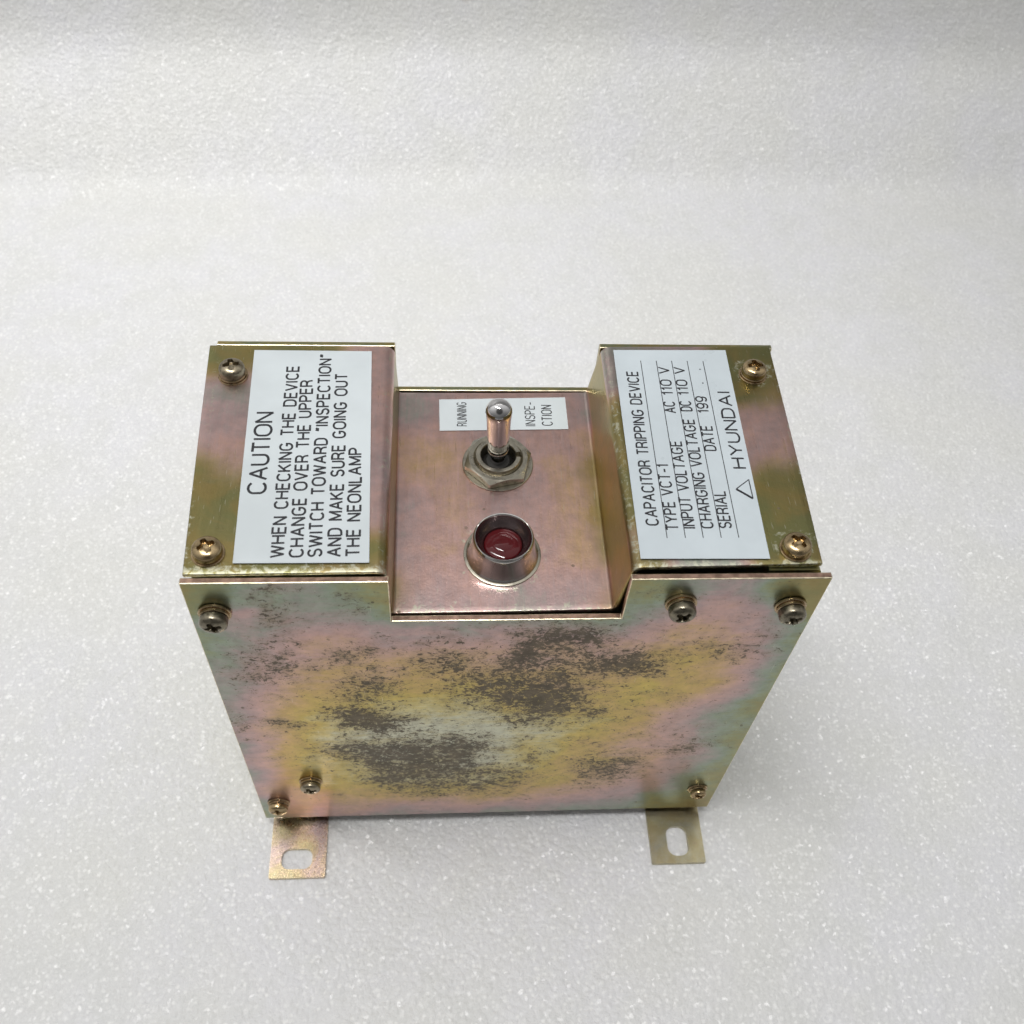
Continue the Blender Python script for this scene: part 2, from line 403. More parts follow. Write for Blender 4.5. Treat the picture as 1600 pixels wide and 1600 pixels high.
def build_foam():
    xs = np.concatenate([np.arange(-1100, -300, 20.0), np.arange(-300, 480, 6.0), np.arange(480, 1301, 20.0)])
    # y parameter runs along the sheet, the profile gives its rise at the back
    ys = np.concatenate([np.arange(-420, -110, 14.0), np.arange(-110, 640, 6.0), np.arange(640, 1100, 14.0)])
    X, Y = np.meshgrid(xs, ys)
    off = 0.018 * (X - 72) + 7 * np.sin(X / 170.0 + .6)
    yy = Y - off
    u1 = np.clip((yy - FO1) / 60, 0, None)
    # flat on the table, then the sheet climbs in two folds
    def ramp(y, y0, w, slope):
        t = np.clip((y - y0) / w, 0, 1)
        area_ = w * (t ** 3 - t ** 4 / 2)
        return slope * (area_ + np.clip(y - y0 - w, 0, None))
    Z = ramp(yy, FO1, 20, FS1) + ramp(yy, FO2, 24, FS2)
    Z = Z + 0.5 * np.sin(X / 60.0 + Y / 95.0) * np.cos(Y / 70.0 - X / 140.0) * smooth01((np.hypot(X - 72, Y - 30) - 120) / 120)
    rng = np.random.default_rng(5)
    away = smooth01((np.hypot((X - 72) / 1.25, Y - 30) - 70) / 70)
    for k in range(46):
        lam = rng.uniform(26, 120)
        th_ = rng.uniform(0, math.pi)
        Z = Z + away * (.0055 * lam) * rng.uniform(.15, .5) * np.sin((X * math.cos(th_) + Y * math.sin(th_)) * 2 * math.pi / lam + rng.uniform(0, 6.28)) / 2.6
    V = np.stack([X, Y, Z], -1).reshape(-1, 3)
    nx, ny = len(xs), len(ys)
    F = [(j * nx + i, j * nx + i + 1, (j + 1) * nx + i + 1, (j + 1) * nx + i) for j in range(ny - 1) for i in range(nx - 1)]
    me = raw_mesh("foam_sheet", V.tolist(), F)
    m, n, l, b = new_mat("white_foam")
    iso = nmap(n, l)
    big = nnoise(n, l, iso, 14, 4, .55)
    mid = nnoise(n, l, iso, 60, 4, .6)
    col = nmix(n, l, nrange(n, l, big, .35, .65), (.735, .735, .715), (.745, .745, .765))
    col = nmix(n, l, nrange(n, l, mid, .40, .70, 0, .6), col, (.70, .705, .69))
    # a few faint grubby spots
    vo = n.new("ShaderNodeTexVoronoi")
    vo.inputs["Scale"].default_value = 26
    l.new(iso, vo.inputs["Vector"])
    sc_ = n.new("ShaderNodeSeparateColor")
    l.new(vo.outputs["Color"], sc_.inputs[0])
    spot = nmath(n, l, 'MULTIPLY', nrange(n, l, vo.outputs["Distance"], .02, .10, 1, 0), nmath(n, l, 'GREATER_THAN', sc_.outputs[0], .82))
    col = nmix(n, l, nmath(n, l, 'MULTIPLY', spot, .38), col, (.40, .34, .28))
    # fine pale grain of cell walls, its dots painting soft glints into the colour
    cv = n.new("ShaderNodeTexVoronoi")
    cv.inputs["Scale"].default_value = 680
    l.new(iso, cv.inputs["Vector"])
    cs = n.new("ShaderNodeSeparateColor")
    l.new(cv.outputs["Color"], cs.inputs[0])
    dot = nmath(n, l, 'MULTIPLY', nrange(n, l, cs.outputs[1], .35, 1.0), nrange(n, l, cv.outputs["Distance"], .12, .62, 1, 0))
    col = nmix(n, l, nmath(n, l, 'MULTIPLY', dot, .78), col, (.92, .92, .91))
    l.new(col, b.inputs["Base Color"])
    b.inputs["Roughness"].default_value = FOAM_ROUGH
    b.inputs["Specular IOR Level"].default_value = FOAM_SPEC
    # foam cells: little glossy domes with webs between
    w = n.new("ShaderNodeVectorMath")
    w.operation = 'ADD'
    nv = n.new("ShaderNodeTexNoise")
    nv.inputs["Scale"].default_value = 300
    l.new(iso, nv.inputs["Vector"])
    scl = n.new("ShaderNodeVectorMath")
    scl.operation = 'SCALE'
    scl.inputs["Scale"].default_value = .0022
    l.new(nv.outputs["Color"], scl.inputs[0])
    l.new(iso, w.inputs[0])
    l.new(scl.outputs[0], w.inputs[1])
    v1 = n.new("ShaderNodeTexVoronoi")
    v1.feature = 'SMOOTH_F1'
    v1.inputs["Smoothness"].default_value = .35
    v1.inputs["Scale"].default_value = 520
    v1.inputs["Randomness"].default_value = 1
    l.new(w.outputs[0], v1.inputs["Vector"])
    fine = nnoise(n, l, iso, 900, 3, .6)
    low = nnoise(n, l, iso, 130, 3, .5)
    hgt = nmath(n, l, 'ADD', nmath(n, l, 'MULTIPLY', v1.outputs["Distance"], -.8),
                nmath(n, l, 'ADD', nmath(n, l, 'MULTIPLY', fine, .7), nmath(n, l, 'MULTIPLY', low, 1.2)))
    bp = n.new("ShaderNodeBump")
    bp.inputs["Strength"].default_value = FOAM_BUMP
    bp.inputs["Distance"].default_value = .0008
    l.new(hgt, bp.inputs["Height"])
    l.new(bp.outputs[0], b.inputs["Normal"])
    # each cell film lies at its own angle: a few of them catch the lamps
    fv = n.new("ShaderNodeTexVoronoi")
    fv.inputs["Scale"].default_value = 1150
    l.new(w.outputs[0], fv.inputs["Vector"])
    sub = n.new("ShaderNodeVectorMath")
    sub.operation = 'SUBTRACT'
    sub.inputs[1].default_value = (.5, .5, .5)
    l.new(fv.outputs["Color"], sub.inputs[0])
    sc2 = n.new("ShaderNodeVectorMath")
    sc2.operation = 'MULTIPLY'
    sc2.inputs[1].default_value = (FOAM_FLAKE, FOAM_FLAKE, 0)
    l.new(sub.outputs[0], sc2.inputs[0])
    geo = n.new("ShaderNodeNewGeometry")
    ad = n.new("ShaderNodeVectorMath")
    l.new(geo.outputs["Normal"], ad.inputs[0])
    l.new(sc2.outputs[0], ad.inputs[1])
    no = n.new("ShaderNodeVectorMath")
    no.operation = 'NORMALIZE'
    l.new(ad.outputs[0], no.inputs[0])
    l.new(no.outputs[0], b.inputs["Coat Normal"])
    b.inputs["Coat Weight"].default_value = FOAM_COAT
    b.inputs["Coat Roughness"].default_value = .26
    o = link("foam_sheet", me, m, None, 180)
    o["kind"] = "structure"
    o["label"] = "white foam sheet spread under the metal box and rising behind it"
    return o


FO1, FS1, FO2, FS2 = 334, .88, 394, 2.8
FOAM_ROUGH, FOAM_SPEC, FOAM_BUMP, FOAM_COAT, FOAM_FLAKE = .5, .5, .5, .54, .95
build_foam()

# ---------------------------------------------------------------- the device
W, T, TH = 145.0, 143.55, 1.6
X1, X2, NZ = 45.1, 99.0, 127.1
BZ = 5.8
ZC, ZF = 144.5, 127.2
Y0, Y1 = 2.2, 73.2

box = bpy.data.objects.new("electrical_box", None)
scene.collection.objects.link(box)
box.empty_display_size = .05
box["label"] = "yellow zinc plated metal box with toggle switch and red lamp, standing on white foam"
box["category"] = "electrical box"


def notched_panel(name, x0, x1, nx0, nx1, yf, step):
    """Sheet with a rectangular notch in its top edge, 1.6 mm thick, edges eased."""
    def cuts(a, b):
        k = max(1, int(round((b - a) / step)))
        return [a + (b - a) * i / k for i in range(k)]
    xs = cuts(x0, nx0) + cuts(nx0, nx1) + cuts(nx1, x1) + [x1]
    zs = cuts(BZ, NZ) + cuts(NZ, T) + [T]
    bm = bmesh.new()
    g = {}
    def vert(i, j, y):
        if (i, j, y) not in g:
            g[i, j, y] = bm.verts.new((xs[i] * S, y * S, zs[j] * S))
        return g[i, j, y]
    def solid(i, j):
        if i < 0 or j < 0 or i >= len(xs) - 1 or j >= len(zs) - 1:
            return False
        return not (xs[i] >= nx0 - 1e-6 and xs[i + 1] <= nx1 + 1e-6 and zs[j] >= NZ - 1e-6)
    for i in range(len(xs) - 1):
        for j in range(len(zs) - 1):
            if not solid(i, j):
                continue
            for y in (yf, yf + TH):
                bm.faces.new([vert(i, j, y), vert(i + 1, j, y), vert(i + 1, j + 1, y), vert(i, j + 1, y)])
            for (di, dj, a, b) in ((-1, 0, (i, j), (i, j + 1)), (1, 0, (i + 1, j), (i + 1, j + 1)),
                                   (0, -1, (i, j), (i + 1, j)), (0, 1, (i, j + 1), (i + 1, j + 1))):
                if not solid(i + di, j + dj):
                    bm.faces.new([vert(*a, yf), vert(*b, yf), vert(*b, yf + TH), vert(*a, yf + TH)]).material_index = 2
    bmesh.ops.recalc_face_normals(bm, faces=bm.faces)
    ed = [e for e in bm.edges if len(e.link_faces) == 2 and e.calc_face_angle(0) > 1]
    bv = bmesh.ops.bevel(bm, geom=ed, offset=.22 * S, segments=2, profile=.5, affect='EDGES', clamp_overlap=True)
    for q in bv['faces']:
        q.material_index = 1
    me = bm_mesh(bm, name)
    P = coords(me)
    # the sheared sheet is not dead flat
    warp = .35 * np.sin(P[:, 0] / 47) * np.sin(P[:, 2] / 60 + .5)
    warp *= smooth01((P[:, 2] - BZ) / 20) * smooth01((T - P[:, 2]) / 20)
    P[:, 1] -= warp * .6
    me.vertices.foreach_set("co", (P * S).ravel())
    return me, P


me, P = notched_panel("front_panel", 0, W, X1, X2, 0, 1.6)
UV = P[:, [0, 2]]
film = kernel(FILM_FRONT, UV, 4.2)
gr = np.zeros(len(P))
for (cx, cz, rx, rz, a) in GRIME_FRONT:
    q = ((UV[:, 0] - cx) / (rx * 1.04)) ** 2 + ((UV[:, 1] - cz) / (rz * 1.04)) ** 2
    gr = 1 - (1 - gr) * (1 - .80 * a * np.exp(-q * .9))
mid = np.exp(-(((UV[:, 0] - 72) / 62) ** 4)) * np.exp(-(((UV[:, 1] - 80) / 60) ** 4))
gr = np.clip(np.maximum(gr, 0) + .23 * mid + .07, 0, 1)
edge = np.minimum.reduce([UV[:, 0], W - UV[:, 0], T - UV[:, 1], UV[:, 1] - BZ])
isrim = (P[:, 1] > .05) & (P[:, 1] < TH - .05)
film = np.where(isrim, .56, film)
gr = np.where(P[:, 1] > .05, np.where(isrim, .42, 0), gr)
set_attr(me, "film", film)
set_attr(me, "grime", gr)
set_attr(me, "wear", np.clip(1 - edge / 1.2, 0, 1) * .35)
set_attr(me, "olive", np.clip((film - .86) / .12, 0, 1) * .6 * (~isrim))
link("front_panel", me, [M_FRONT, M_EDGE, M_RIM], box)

me, P = notched_panel("back_panel", -1.2, W + 1.2, X1 - .2, X2 + .2, Y1 + .9, 4.0)
film = .97 + .05 * np.sin(P[:, 0] / 13)
set_attr(me, "film", film)
set_attr(me, "grime", np.zeros(len(P)))
set_attr(me, "wear", np.full(len(P), .2))
set_attr(me, "olive", np.full(len(P), .5))
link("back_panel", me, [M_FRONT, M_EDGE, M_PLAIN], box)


def fillet(path, radii, seg=8):
    out = [Vector(path[0])]
    for p, a, b, r in zip(path[1:-1], path, path[2:], radii):
        p, a, b = Vector(p), Vector(a), Vector(b)
        d1, d2 = (a - p).normalized(), (b - p).normalized()
        ang = d1.angle(d2)
        t = r / math.tan(ang / 2)
        c = p + (d1 + d2).normalized() * (r / math.sin(ang / 2))
        s, e_ = p + d1 * t, p + d2 * t
        a0 = math.atan2(s.y - c.y, s.x - c.x)
        a1 = math.atan2(e_.y - c.y, e_.x - c.x)
        while a1 - a0 > math.pi: a1 -= 2 * math.pi
        while a1 - a0 < -math.pi: a1 += 2 * math.pi
        for k in range(seg + 1):
            q = a0 + (a1 - a0) * k / seg
            out.append(Vector((c.x + r * math.cos(q), c.y + r * math.sin(q))))
    out.append(Vector(path[-1]))
    return out


def resample(pts, step):
    out = [pts[0]]
    for a, b in zip(pts, pts[1:]):
        k = max(1, int((b - a).length / step))
        for i in range(1, k + 1):
            out.append(a + (b - a) * i / k)
    return out


def build_cover():
    t = 1.2
    top = fillet([(0.3, ZC), (44.75, ZC), (45.4, ZF), (97.2, ZF), (99.7, ZC), (144.2, ZC)], (2.6, .9, .9, 2.6))
    top = resample(top, 2.0)
    nrm = []
    for i in range(len(top)):
        d = (top[min(i + 1, len(top) - 1)] - top[max(i - 1, 0)]).normalized()
        nrm.append(Vector((d.y, -d.x)))
    low = [p + q * t for p, q in zip(top, nrm)]
    ring = top + low[::-1]
    n = len(ring)
    ys = list(np.linspace(Y0, Y1, 46))
    def place(p, y):
        f = (y - Y0) / (Y1 - Y0)
        x = p.x
        if x < 40: x += (1 - (x - .3) / 39.7) * (0.4 - 3.4 * f)
        if x > 104: x += (x - 104) / 40 * (-1.0 + 2.0 * f)
        yy = y + (x - 72) * (.0065 if x < 72 else .015) * (1 - f)
        if x > 72: yy += (x - 72) * .014 * f
        z = p.y + .25 * math.sin(y / 21.0) * (1 if p.y > 140 else 0) * max(0, abs(x - 72) - 40) / 30
        return (x, yy, z)
    V, F = [], []
    for y in ys:
        V += [place(p, y) for p in ring]
    for j in range(len(ys) - 1):
        for i in range(n):
            F.append((j * n + i, j * n + (i + 1) % n, (j + 1) * n + (i + 1) % n, (j + 1) * n + i))
    m_ = len(top)
    for j in (0, len(ys) - 1):
        for i in range(m_ - 1):
            F.append((j * n + i, j * n + i + 1, j * n + n - 2 - i, j * n + n - 1 - i))
    me = raw_mesh("top_cover", V, F)
    bm = bmesh.new()
    bm.from_mesh(me)
    ed = [e for e in bm.edges if len(e.link_faces) == 2 and e.calc_face_angle(0) > .9]
    bmesh.ops.bevel(bm, geom=ed, offset=.3 * S, segments=3, profile=.5, affect='EDGES', clamp_overlap=True)
    bm.to_mesh(me)
    bm.free()
    P = coords(me)
    UV = P[:, :2]
    film = kernel([(x, y, .30 if v > .86 else (max(v, .39) + .06 if 45 < x < 98 else v + .07)) for x, y, v in FILM_COVER], UV, 3.6)
    olive = kernel([(x, y, 1.0 if v > .86 else 0.0) for x, y, v in FILM_COVER], UV, 3.0)
    wall = ((P[:, 2] < ZC - 2.2) & (P[:, 2] > ZF + .8))
    film = np.where(wall, .30, film)
    olive = np.where(wall, .8, olive)
    set_attr(me, "olive", olive)
    wear = np.zeros(len(P))
    wear = np.maximum(wear, np.exp(-((P[:, 1] - Y0) / 3.0) ** 2) * np.where(P[:, 2] > 140, .95, .8))
    wear = np.maximum(wear, np.exp(-((P[:, 0] - 43.6) / 2.2) ** 2) * .6 * (P[:, 2] > 140))
    wear = np.maximum(wear, np.exp(-((P[:, 0] - 100.6) / 1.7) ** 2) * .7 * (P[:, 2] > 140))
    wear = np.maximum(wear, np.exp(-((P[:, 1] - Y0) / 14.0) ** 2) * .42 * (P[:, 2] < 130))
    wear = np.maximum(wear, np.exp(-((P[:, 0] - .5) / 1.2) ** 2) * .75)
    wear = np.maximum(wear, np.exp(-((P[:, 0] - 144) / 1.2) ** 2) * .75)
    for (sx, sy, a) in ((4.7, 62.8, .5), (5.6, 7.9, .55), (138.5, 64, .85), (137.6, 8, .85)):
        r = np.hypot(P[:, 0] - sx, P[:, 1] - sy)
        wear = np.maximum(wear, a * np.exp(-((r - 4.3) / 1.5) ** 2))
    for (sx, sy, r0, a) in ((71.6, 18.6, 10.4, .85), (71.6, 47.2, 10.2, .6)):
        r = np.hypot(P[:, 0] - sx, P[:, 1] - sy)
        wear = np.maximum(wear, a * np.exp(-((r - r0) / .9) ** 2) * (P[:, 2] < 130))
    wear[wall] = .1
    set_attr(me, "film", film)
    set_attr(me, "grime", np.zeros(len(P)))
    set_attr(me, "wear", wear)
    link("top_cover", me, M_COVER, box, 40)


build_cover()


def box_mesh(name, lo, hi, bev=.25):
    bm = bmesh.new()
    bmesh.ops.create_cube(bm, size=1)
    for v in bm.verts:
        v.co = Vector([(lo[k] + (v.co[k] + .5) * (hi[k] - lo[k])) * S for k in range(3)])
    bmesh.ops.bevel(bm, geom=list(bm.edges), offset=bev * S, segments=2, affect='EDGES')
    return bm_mesh(bm, name)


def extrude_path(name, path2, t, y0, y1):
    """Bent strip: path2 in (x, z), thickness t to its right side, extruded from y0 to y1."""
    nr = []
    for i in range(len(path2)):
        d = (path2[min(i + 1, len(path2) - 1)] - path2[max(i - 1, 0)]).normalized()
        nr.append(Vector((d.y, -d.x)))
    ring = list(path2) + [p + q * t for p, q in zip(path2, nr)][::-1]
    n = len(ring)
    V = [(p.x, y, p.y) for y in (y0, y1) for p in ring]
    F = [(i, (i + 1) % n, n + (i + 1) % n, n + i) for i in range(n)]
    m_ = len(path2)
    for j in (0, n):
        for i in range(m_ - 1):
            F.append((j + i, j + i + 1, j + n - 2 - i, j + n - 1 - i))
    return raw_mesh(name, V, F)


# side panels with the inturned flange that carries the cover, and the base
pl = fillet([(2.0, 2.2), (2.0, ZC - 1.5), (16, ZC - 1.5)], (1.4,))
link("side_panel", extrude_path("side_panel", pl, 1.2, 2.2, Y1 + .5), M_PLAIN, box, 40)
pr = fillet([(131, ZC - 1.5), (143.4, ZC - 1.5), (143.4, 2.2)], (1.4,))
link("side_panel", extrude_path("side_panel", pr, 1.2, 2.6, Y1 + .5), M_PLAIN, box, 40)
link("base_panel", box_mesh("base_panel", (2, 4, .3), (143, Y1, 1.8)), M_PLAIN, box)


# ---------------------------------------------------------------- mounting brackets with slots
def stadium(cx, cy, rx, ry, r, k=8):
    pts = []
    for (sx, sy, a0) in ((1, 1, 0), (-1, 1, 90), (-1, -1, 180), (1, -1, 270)):
        for i in range(k + 1):
            a = math.radians(a0 + 90 * i / k)
            pts.append((cx + sx * (rx - r) + r * math.cos(a), cy + sy * (ry - r) + r * math.sin(a)))
    return pts


def bracket(name, x0, x1, yf, slot, skew, mat):
    t = 1.5
    prof = fillet([(yf, t), (3.2, t), (3.2, 30)], (1.6,), 8)     # in (y, z), upper surface
    # horizontal leaf with slot: outer loop and slot loop bridged by triangle fill
    ytop = prof[1].x
    bm = bmesh.new()
    rad = .5
    outer = []
    for (px, py, a0) in ((x1 - rad, ytop, None), (x0 + rad, ytop, None)):
        pass
    outer = [(x1, ytop), (x0, ytop)]
    for i in range(5):
        a = math.radians(180 + 90 * i / 4)
        outer.append((x0 + rad + rad * math.cos(a), yf + rad + rad * math.sin(a)))
    for i in range(5):
        a = math.radians(270 + 90 * i / 4)
        outer.append((x1 - rad + rad * math.cos(a), yf + rad + rad * math.sin(a)))
    inner = stadium(*slot)
    ov = [bm.verts.new((x * S, y * S, t * S)) for x, y in outer]
    iv = [bm.verts.new((x * S, y * S, t * S)) for x, y in inner]
    eds = [bm.edges.new((a, b)) for L in (ov, iv) for a, b in zip(L, L[1:] + L[:1])]
    bmesh.ops.triangle_fill(bm, use_beauty=True, edges=eds, normal=(0, 0, 1))
    bmesh.ops.recalc_face_normals(bm, faces=bm.faces)
    for f in bm.faces:
        if f.normal.z < 0:
            f.normal_flip()
    ret = bmesh.ops.extrude_face_region(bm, geom=list(bm.faces))
    for v in [g for g in ret['geom'] if isinstance(g, bmesh.types.BMVert)]:
        v.co.z -= t * S
    bmesh.ops.recalc_face_normals(bm, faces=bm.faces)
    ed = [e for e in bm.edges if len(e.link_faces) == 2 and e.calc_face_angle(0) > .9
          and not all(abs(v.co.y - ytop * S) < 1e-6 for v in e.verts)]
    bv = bmesh.ops.bevel(bm, geom=ed, offset=.42 * S, segments=3, affect='EDGES', clamp_overlap=True)
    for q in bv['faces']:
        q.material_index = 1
    # bend and upright
    up = prof[1:]
    nr = []
    for i in range(len(up)):
        d = (up[min(i + 1, len(up) - 1)] - up[max(i - 1, 0)]).normalized() if i else Vector((1, 0))
        nr.append(Vector((d.y, -d.x)))
    lowr = [p + q * t for p, q in zip(up, nr)]
    rows = [[bm.verts.new((x * S, p.x * S, p.y * S)) for x in (x0, x1) for p in (a, b)] for a, b in zip(up, lowr)]
    for a, b in zip(rows, rows[1:]):
        bm.faces.new([a[0], a[2], b[2], b[0]])
        bm.faces.new([a[1], a[3], b[3], b[1]])
        bm.faces.new([a[0], a[1], b[1], b[0]])
        bm.faces.new([a[2], a[3], b[3], b[2]])
    bm.faces.new([rows[-1][k] for k in (0, 1, 3, 2)])
    me = bm_mesh(bm, name)
    P = coords(me)
    P[:, 0] += skew * (P[:, 1] - 2)
    me.vertices.foreach_set("co", (P * S).ravel())
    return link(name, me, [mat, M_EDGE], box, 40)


bracket("mounting_bracket", 1.9, 19.6, -18.0, (10.35, -12.0, 4.9, 3.25, 2.6), 0.0, M_TAB)
bracket("mounting_bracket", 125.1, 142.8, -16.9, (134.3, -9.6, 3.5, 4.9, 2.9), 0.0, M_TABO)


# ---------------------------------------------------------------- pan head screws
def screw(pos, ax, mat, spin, washers, rh=3.25, hh=2.3):
    """Cross recessed pan head over its washers; ax turns local z to the screw axis."""
    zb = sum(w[1] for w in washers)
    NR, NA = 26, 72
    V, F = [], []
    def recess(x, y):
        c, s = math.cos(spin), math.sin(spin)
        u, v = c * x + s * y, -s * x + c * y
        def arm(a, b):
            ln = 1.95
            wd = .86 - .36 * abs(a) / ln
            e_ = max(abs(a) - ln, abs(b) - wd)
            return min(1, max(0, -e_ / .16))
        k = max(arm(u, v), arm(v, u))
        r = math.hypot(x, y)
        k2 = min(1, max(0, (1.15 - r) / .25))
        return max(k, k2) * (1.35 - .12 * r)
    def top(r):
        q = min(1, r / rh)
        return zb + hh * (.50 + .50 * math.sqrt(max(0, 1 - q ** 2.6)))
    V.append((0, 0, top(0) - recess(0, 0)))
    for i in range(1, NR + 1):
        r = rh * (i / NR) ** .92
        for k in range(NA):
            a = 2 * math.pi * k / NA
            x, y = r * math.cos(a), r * math.sin(a)
            V.append((x, y, top(r) - recess(x, y)))
    base = len(V)
    for k in range(NA):
        a = 2 * math.pi * k / NA
        V.append((rh * 1.0 * math.cos(a), rh * math.sin(a), zb + .25))
    for k in range(NA):
        a = 2 * math.pi * k / NA
        V.append((rh * .93 * math.cos(a), rh * .93 * math.sin(a), zb))
    for k in range(NA):
        F.append((0, 1 + k, 1 + (k + 1) % NA))
    for i in range(NR + 1):
        o0, o1 = 1 + i * NA, 1 + (i + 1) * NA
        for k in range(NA):
            F.append((o0 + k, o1 + k, o1 + (k + 1) % NA, o0 + (k + 1) % NA))
    F.append([base + NA + k for k in range(NA)])
    P0 = Vector(pos)
    V = [tuple(P0 + ax @ Vector(v)) for v in V]
    o = link("screw", raw_mesh("screw", V, F), mat, box, 35)
    z = 0
    for (r, h, gap) in washers:
        prof = [(1.8, z + .02), (r - .15, z + .02), (r, z + .15), (r, z + h - .15), (r - .15, z + h), (1.8, z + h)]
        zf = None
        if gap:                      # split spring washer, slightly sprung open
            zf = lambda i, a, zz: zz + .10 * (a / math.pi - 1)
        v, f = lathe(prof, pos, 48, ax=ax, zfun=zf)
        link("washer", raw_mesh("washer", v, f), M_WASH, o, 35)
        z += h
    return o


UP = Matrix.Identity(3)
FRONT = Matrix.Rotation(math.radians(90), 3, 'X')          # local z -> -y
ws2 = [(3.75, .7, False), (3.3, .8, True)]
tilt = lambda ax, a, b: Matrix.Rotation(math.radians(a), 3, 'X') @ Matrix.Rotation(math.radians(b), 3, 'Y') @ ax
screw((4.6, 62.0, ZC), UP, M_SCREWG, .2, [(3.7, .5, False), (3.4, .6, True)], 3.2, 3.1)
screw((5.55, 7.2, ZC), UP, M_SCREW, .5, [(3.7, .5, False)], 3.3, 2.9)
screw((138.4, 63.2, ZC), UP, M_SCREW, .1, [(3.7, .5, False), (3.3, .5, True)], 3.15, 2.8)
screw((137.6, 7.3, ZC), UP, M_SCREW, .65, [(3.7, .5, False)], 3.3, 2.9)
screw((5.75, -.05, 131.9), tilt(FRONT, 1, 0), M_SCREWD, .3, ws2, 3.2, 2.9)
screw((111.9, -.05, 133.8), tilt(FRONT, -1, 0), M_SCREWD, .8, ws2, 3.2, 2.9)
screw((138.2, -.05, 132.2), tilt(FRONT, 2, 0), M_SCREWD, .5, ws2, 3.2, 2.9)
screw((17.4, -.05, 35.4), FRONT, M_SCREWG, .35, [(3.5, .6, False), (3.1, .7, True)], 3.0, 2.3)
screw((5.8, -.05, 19.0), FRONT, M_SCREW, .1, [(3.5, .6, False), (3.1, .7, True)], 3.0, 2.3)
screw((138.4, -.05, 22.3), FRONT, M_SCREW, .6, [(3.2, .5, False), (2.7, .6, True)], 2.5, 2.1)


# ---------------------------------------------------------------- toggle switch
SX, SY = 71.6, 47.3
# threaded bushing (the switch itself), with keyway
def bush_z(i, a, z):
    if i in (2, 3, 4) and (a < .16 or a > 2 * math.pi - .10):
        return z - 1.6
    return z
v, f = lathe([(6.0, .3), (6.0, 3.3), (5.75, 3.8), (5.2, 3.85), (4.7, 3.8), (4.5, 3.5), (4.4, -.6), (3.4, -.9), (0, -.9)],
             (SX, SY, ZF), 96, zfun=bush_z)
sw = link("toggle_switch", raw_mesh("toggle_switch", v, f), M_NICKEL, box, 30)
# hex nut with chamfered corners
RF = 7.9
def hexr(a):
    q = (a - math.radians(14) + math.pi / 6) % (math.pi / 3) - math.pi / 6
    return RF / math.cos(math.pi / 6 - abs(q))
NA, H = 120, 2.9
V, F = [], []
rows = [lambda a: (6.05, .5), lambda a: (hexr(a) - .2, .5), lambda a: (hexr(a), .7),
        lambda a: (hexr(a), H - .15 - (hexr(a) - RF) * .75), lambda a: (RF - .25, H), lambda a: (6.5, H), lambda a: (6.05, H - .4)]
for rf in rows:
    for k in range(NA):
        a = 2 * math.pi * k / NA
        r, z = rf(a)
        V.append((SX + r * math.cos(a), SY + r * math.sin(a), ZF + z))
for j in range(len(rows) - 1):
    for k in range(NA):
        F.append((j * NA + k, j * NA + (k + 1) % NA, (j + 1) * NA + (k + 1) % NA, (j + 1) * NA + k))
link("nut", raw_mesh("nut", V, F), M_NICKEL, sw, 20)
v, f = lathe([(6.0, .05), (9.0, .05), (9.25, .15), (9.25, .38), (9.1, .5), (6.0, .5)], (SX, SY, ZF), 72)
link("washer", raw_mesh("washer", v, f), M_NICKEL, sw, 35)
# lever: ball ended bat standing almost upright
prof = [(0, .2), (2.0, .2), (2.0, 4.6), (2.3, 4.9), (2.65, 5.5), (2.72, 6.2), (2.60, 6.5), (2.68, 6.8), (2.72, 7.6), (2.98, 15), (3.22, 19.0), (3.35, 20.2)]
for k in range(1, 13):
    a = math.radians(90 * k / 12)
    prof.append((3.35 * math.cos(a), 20.2 + 3.2 * math.sin(a)))
lean = Matrix.Rotation(math.radians(-1.6), 3, 'Y') @ Matrix.Rotation(math.radians(0), 3, 'X')
v, f = lathe(prof, (SX, SY, ZF), 64, ax=lean)
link("lever", raw_mesh("lever", v, f), M_CHROME, sw, 30)
v, f = lathe([(0, 2.0), (3.0, 1.8), (4.0, .6), (4.39, .2)], (SX, SY, ZF), 48)
link("cavity_floor", raw_mesh("cavity_floor", v, f), M_DARK, sw, 40)  # near-black floor of the bushing hole around the lever

# ---------------------------------------------------------------- indicator lamp
LX, LY = 71.6, 18.6
v, f = lathe([(8.6, .1), (8.8, .3), (8.85, .5), (8.75, .75), (8.6, 1.0), (8.5, 1.2), (8.15, 2.4), (7.82, 3.8), (7.6, 5.2), (7.42, 6.6), (7.38, 6.78), (7.3, 7.05), (7.18, 7.28),
              (7.0, 7.42), (6.8, 7.38), (6.6, 7.1), (6.5, 6.7)], (LX, LY, ZF), 96)
lamp = link("indicator_lamp", raw_mesh("indicator_lamp", v, f), M_BEZEL, box, 40)
v, f = lathe([(6.52, 6.85), (6.2, 6.2), (5.6, 5.3), (4.95, 4.7), (4.7, 4.2), (4.65, 3.0)], (LX, LY, ZF), 72)
link("inner_ring", raw_mesh("inner_ring", v, f), M_WELL, lamp, 60)
v, f = lathe([(4.66, 3.6), (4.6, 4.3), (4.3, 4.48), (3.6, 4.72), (2.9, 4.92), (2.7, 4.95), (2.58, 4.91), (2.46, 4.96), (2.2, 5.07), (1.5, 5.24), (.8, 5.33), (0, 5.36)], (LX, LY, ZF), 72)
link("lens", raw_mesh("lens", v, f), M_LENS, lamp, 60)


v, f = lathe([(8.5, .03), (9.4, .03), (9.5, .12), (9.48, .28), (9.3, .38), (8.5, .38)], (LX, LY, ZF), 72)
link("washer", raw_mesh("washer", v, f), M_NICKEL, lamp, 35)


